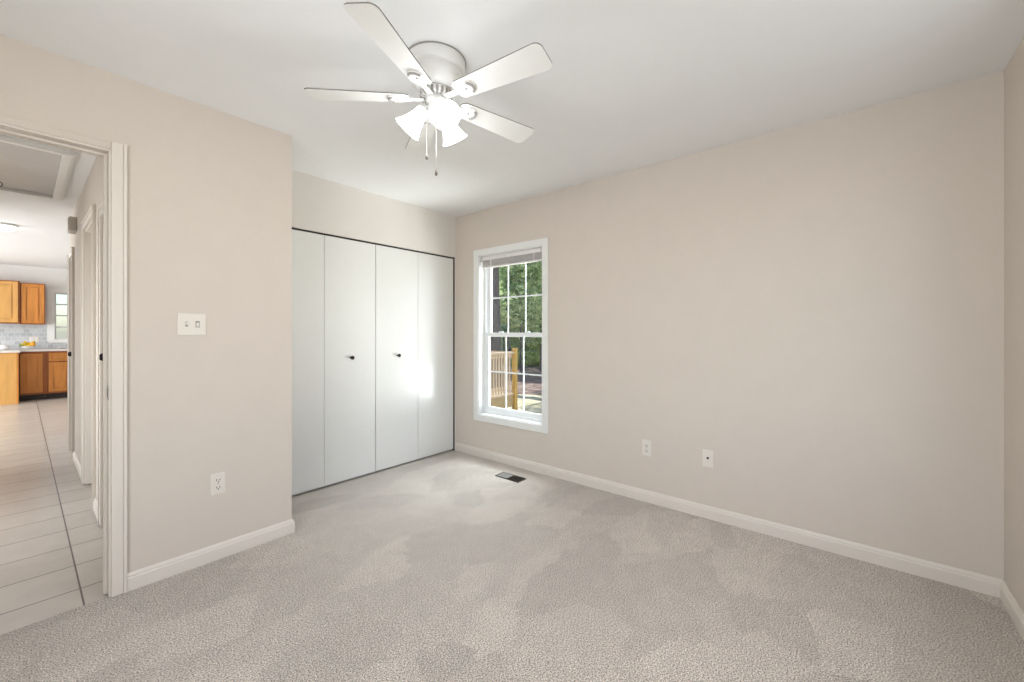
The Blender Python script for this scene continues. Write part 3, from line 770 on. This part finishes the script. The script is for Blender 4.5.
# ------------------------------------------------------------------ outside
GZ = -.63
def P(x, dep):
    """ground point at picture column x and distance dep along the view axis, used for siting trees"""
    t = (x-512)/409.9; c, s = math.cos(YAW), math.sin(YAW)
    return dep*(c+t*s), dep*(s-t*c)
F = Vector((math.cos(YAW), math.sin(YAW))); Rr = Vector((math.sin(YAW), -math.cos(YAW)))
struct('floor_ground', boxes((3.19, 45, -20, 45, GZ-.1, GZ)), M['ground'])
def patch(name, ring, m, z):
    bm = bmesh.new(); prism(bm, ring, z-.02, z); o = obj(name, bm, m); o['kind'] = 'structure'; return o
def band(d0, d1, w, seed):
    rnd = random.Random(seed); a = []; b = []
    for k in range(15):
        s = -w+2*w*k/14
        a.append(tuple(F*(d0+rnd.uniform(-.5, .5))+Rr*s)); b.append(tuple(F*(d1+rnd.uniform(-.8, .8))+Rr*s))
    return a+b[::-1]
patch('floor_shaded_mulch', band(12.5, 21.5, 7.5, 1), M['shaded_mulch'], GZ+.02)  # band with tree shade put into the mulch colour
patch('floor_lawn', band(22.5, 42, 16, 2), M['lawn'], GZ+.03)

# deck with railing
dk = thing('wooden_deck', 'pale new lumber deck platform outside the window', 'deck', (0, 0, 0))
DKZ = -.14; DV = 5.92; DU = 7.22
bm = bmesh.new(); y = DV
while y < 9.2: box(bm, 3.2, DU, y, y+.135, DKZ-.035, DKZ); y += .142
obj('deck_boards', bm, M['deck_pale'], dk)
obj('rim_joist', boxes((3.2, DU-.02, DV+.02, DV+.06, DKZ-.30, DKZ-.036), (DU-.06, DU-.02, DV+.061, 9.2, DKZ-.30, DKZ-.036)), M['deck'], dk)
for x, yy in ((3.9, DV+.12), (5.6, DV+.12), (DU-.2, DV+.15), (DU-.2, 8.9)):
    obj('footing_post', boxes((x-.045, x+.045, yy-.045, yy+.045, GZ+.001, DKZ-.037)), M['bark'], dk)
rl = thing('deck_railing', 'pale wooden baluster railing along the deck edge with a yellowish corner post', 'railing', (0, 0, 0))
obj('top_rail', boxes((3.25, DU-.07, DV-.03, DV+.11, DKZ+.90, DKZ+.94)), M['deck_pale'], rl, bevel=.004)
obj('bottom_rail', boxes((3.25, DU-.09, DV+.02, DV+.06, DKZ+.08, DKZ+.17)), M['deck_pale'], rl, bevel=.003)
obj('upper_rail', boxes((3.25, DU-.09, DV+.02, DV+.06, DKZ+.81, DKZ+.899)), M['deck_pale'], rl, bevel=.003)
x = 3.3
bal = None
while x < DU-.14:
    if bal is None: bal = obj('baluster', boxes((0, .030, -.030, 0, DKZ+.02, DKZ+.88)), M['deck_pale'], rl); b = bal
    else: b = bal.copy(); C.objects.link(b); b.parent = rl
    b.location = (x, DV+.018, 0); x += .088
cpst = obj('corner_post', boxes((DU-.069, DU+.025, DV-.045, DV+.049, GZ+.001, DKZ+1.02)), M['post'], rl, bevel=.006); cpst['label'] = 'yellowish square post'
# return of the railing along the far side
obj('side_rail', boxes((DU-.04, DU, DV+.112, 9.1, DKZ+.90, DKZ+.94)), M['deck_pale'], rl)

# trees and bushes
def leaves(n, blobs, size, seed):
    rnd = random.Random(seed); bm = bmesh.new()
    tot = sum(b[3]**3 for b in blobs)
    for bx_, by_, bz_, br in blobs:
        for i in range(int(n*br**3/tot)):
            while True:
                p = Vector((rnd.uniform(-1, 1), rnd.uniform(-1, 1), rnd.uniform(-1, 1)))
                if .25 < p.length < 1: break
            p = p*(br/(p.length**.35)); c = Vector((bx_, by_, bz_))+Vector((p.x, p.y, p.z*.8))
            d = Vector((rnd.gauss(0, 1), rnd.gauss(0, 1), rnd.gauss(0, .5))).normalized(); e = d.cross(Vector((rnd.gauss(0, 1), rnd.gauss(0, 1), rnd.gauss(0, 1)))).normalized()
            L_ = size*rnd.uniform(.7, 1.3); W_ = L_*.38
            vs = [bm.verts.new(c-d*L_*.5), bm.verts.new(c+e*W_*.5), bm.verts.new(c+d*L_*.5), bm.verts.new(c-e*W_*.5)]
            bm.faces.new(vs)
    return bm
def tree(x, dep, r, h, crown, leaf, label, seed, nleaf=3000, size=.26, group='trees beyond the yard'):
    u, v = P(x, dep); rnd = random.Random(seed)
    t = thing('tree', label, 'tree', (u, v, GZ), 0, group)
    bm = bmesh.new(); n = 8
    pts = [(.06*rnd.uniform(-1, 1)*k*.5, .06*rnd.uniform(-1, 1)*k*.5, h*k/n) for k in range(n+1)]; pts[0] = (0, 0, 0)
    tube(bm, pts, [r*1.35]+[r*(1-.45*k/n) for k in range(1, n+1)], 16)
    for k in range(6):
        a = rnd.uniform(0, 2*PI); z = h*rnd.uniform(.45, .9); L_ = rnd.uniform(.8, 1.9)
        tube(bm, [(0, 0, z), (math.cos(a)*L_*.5, math.sin(a)*L_*.5, z+L_*.35), (math.cos(a)*L_, math.sin(a)*L_, z+L_*.5)], [r*.35, r*.22, r*.08], 8)
    obj('trunk', bm, M['bark'], t, smooth=True)
    if crown:
        obj('foliage', leaves(nleaf, crown(rnd), size, seed), M[leaf], t)
    return t
def crown(zc, R, k=6, low=0):
    def f(rnd):
        return [(rnd.uniform(-R, R)*.7, rnd.uniform(-R, R)*.7, zc+rnd.uniform(-R, R)*.8+low, R*rnd.uniform(.4, .65)) for _ in range(k)]
    return f
tree(494, 12.6, .235, 9, crown(8.4, 1.8), 'leaf_b', 'large dark tree trunk close behind the deck railing', 11, 2500)
tree(509, 17, .06, 8, crown(5.4, 1.5, 5), 'leaf_a', 'slender tree just right of the large dark trunk', 12, 3500, .22)
specs = [(521, 18, .045, 7, 3.6, 1.9, 'leaf_a', 'leafy tree above the deck corner post'),
         (541, 19.5, .05, 7, 4.6, 2.0, 'leaf_b', 'blue green leafy tree at the right side of the window view'),
         (504, 24, .06, 8, 4.0, 2.5, 'leaf_b', 'shaded leafy tree behind the large dark trunk'),
         (528, 26, .08, 9, 3.4, 2.7, 'leaf_c', 'yellow green tree deep in the woods, centre of the window view'),
         (553, 27, .08, 9, 3.8, 2.7, 'leaf_c', 'yellow green tree deep in the woods at the right window edge'),
         (511, 33, .09, 12, 3.2, 3.0, 'leaf_a', 'tall far tree beyond the lawn left of the window view centre'),
         (541, 36, .09, 12, 3.4, 3.1, 'leaf_a', 'tall far tree beyond the lawn right of the window view centre'),
         (430, 24, .09, 8, 4.6, 2.3, 'leaf_a', 'leafy tree standing outermost to the left of the row beyond the yard'),
         (615, 23, .09, 8, 4.6, 2.4, 'leaf_b', 'leafy tree standing outermost to the right of the row beyond the yard')]
for k, (x, dep, r, h, zc, R_, lf, lab) in enumerate(specs):
    tree(x, dep, r, h, crown(zc, R_, 9), lf, lab, 30+k, 6500, .30 if dep < 24 else .40)
def bush(x, dep, R_, lf, label, seed):
    u, v = P(x, dep); rnd = random.Random(seed)
    t = thing('bush', label, 'bush', (u, v, GZ), 0, 'bushes at the edge of the lawn')
    obj('foliage', leaves(1500, [(rnd.uniform(-R_, R_)*.6, rnd.uniform(-R_, R_)*.6, R_*.55, R_*.6) for _ in range(4)], .2, seed), M[lf], t)
    bm = bmesh.new()
    for k in range(5): a = k*1.3; tube(bm, [(0, 0, 0), (math.cos(a)*R_*.3, math.sin(a)*R_*.3, R_*.7)], [.02, .008], 6)
    obj('stem', bm, M['bark'], t)
bush(522, 22.5, .8, 'leaf_c', 'low bush right behind the deck corner post', 61)
bush(533, 23.5, .9, 'leaf_a', 'low bush in the middle of the lawn edge', 62)
bush(544, 22.8, .8, 'leaf_c', 'low bush at the right end of the lawn edge', 63)
bush(506, 24.5, .9, 'leaf_b', 'low bush seen past the deck railing top', 64)
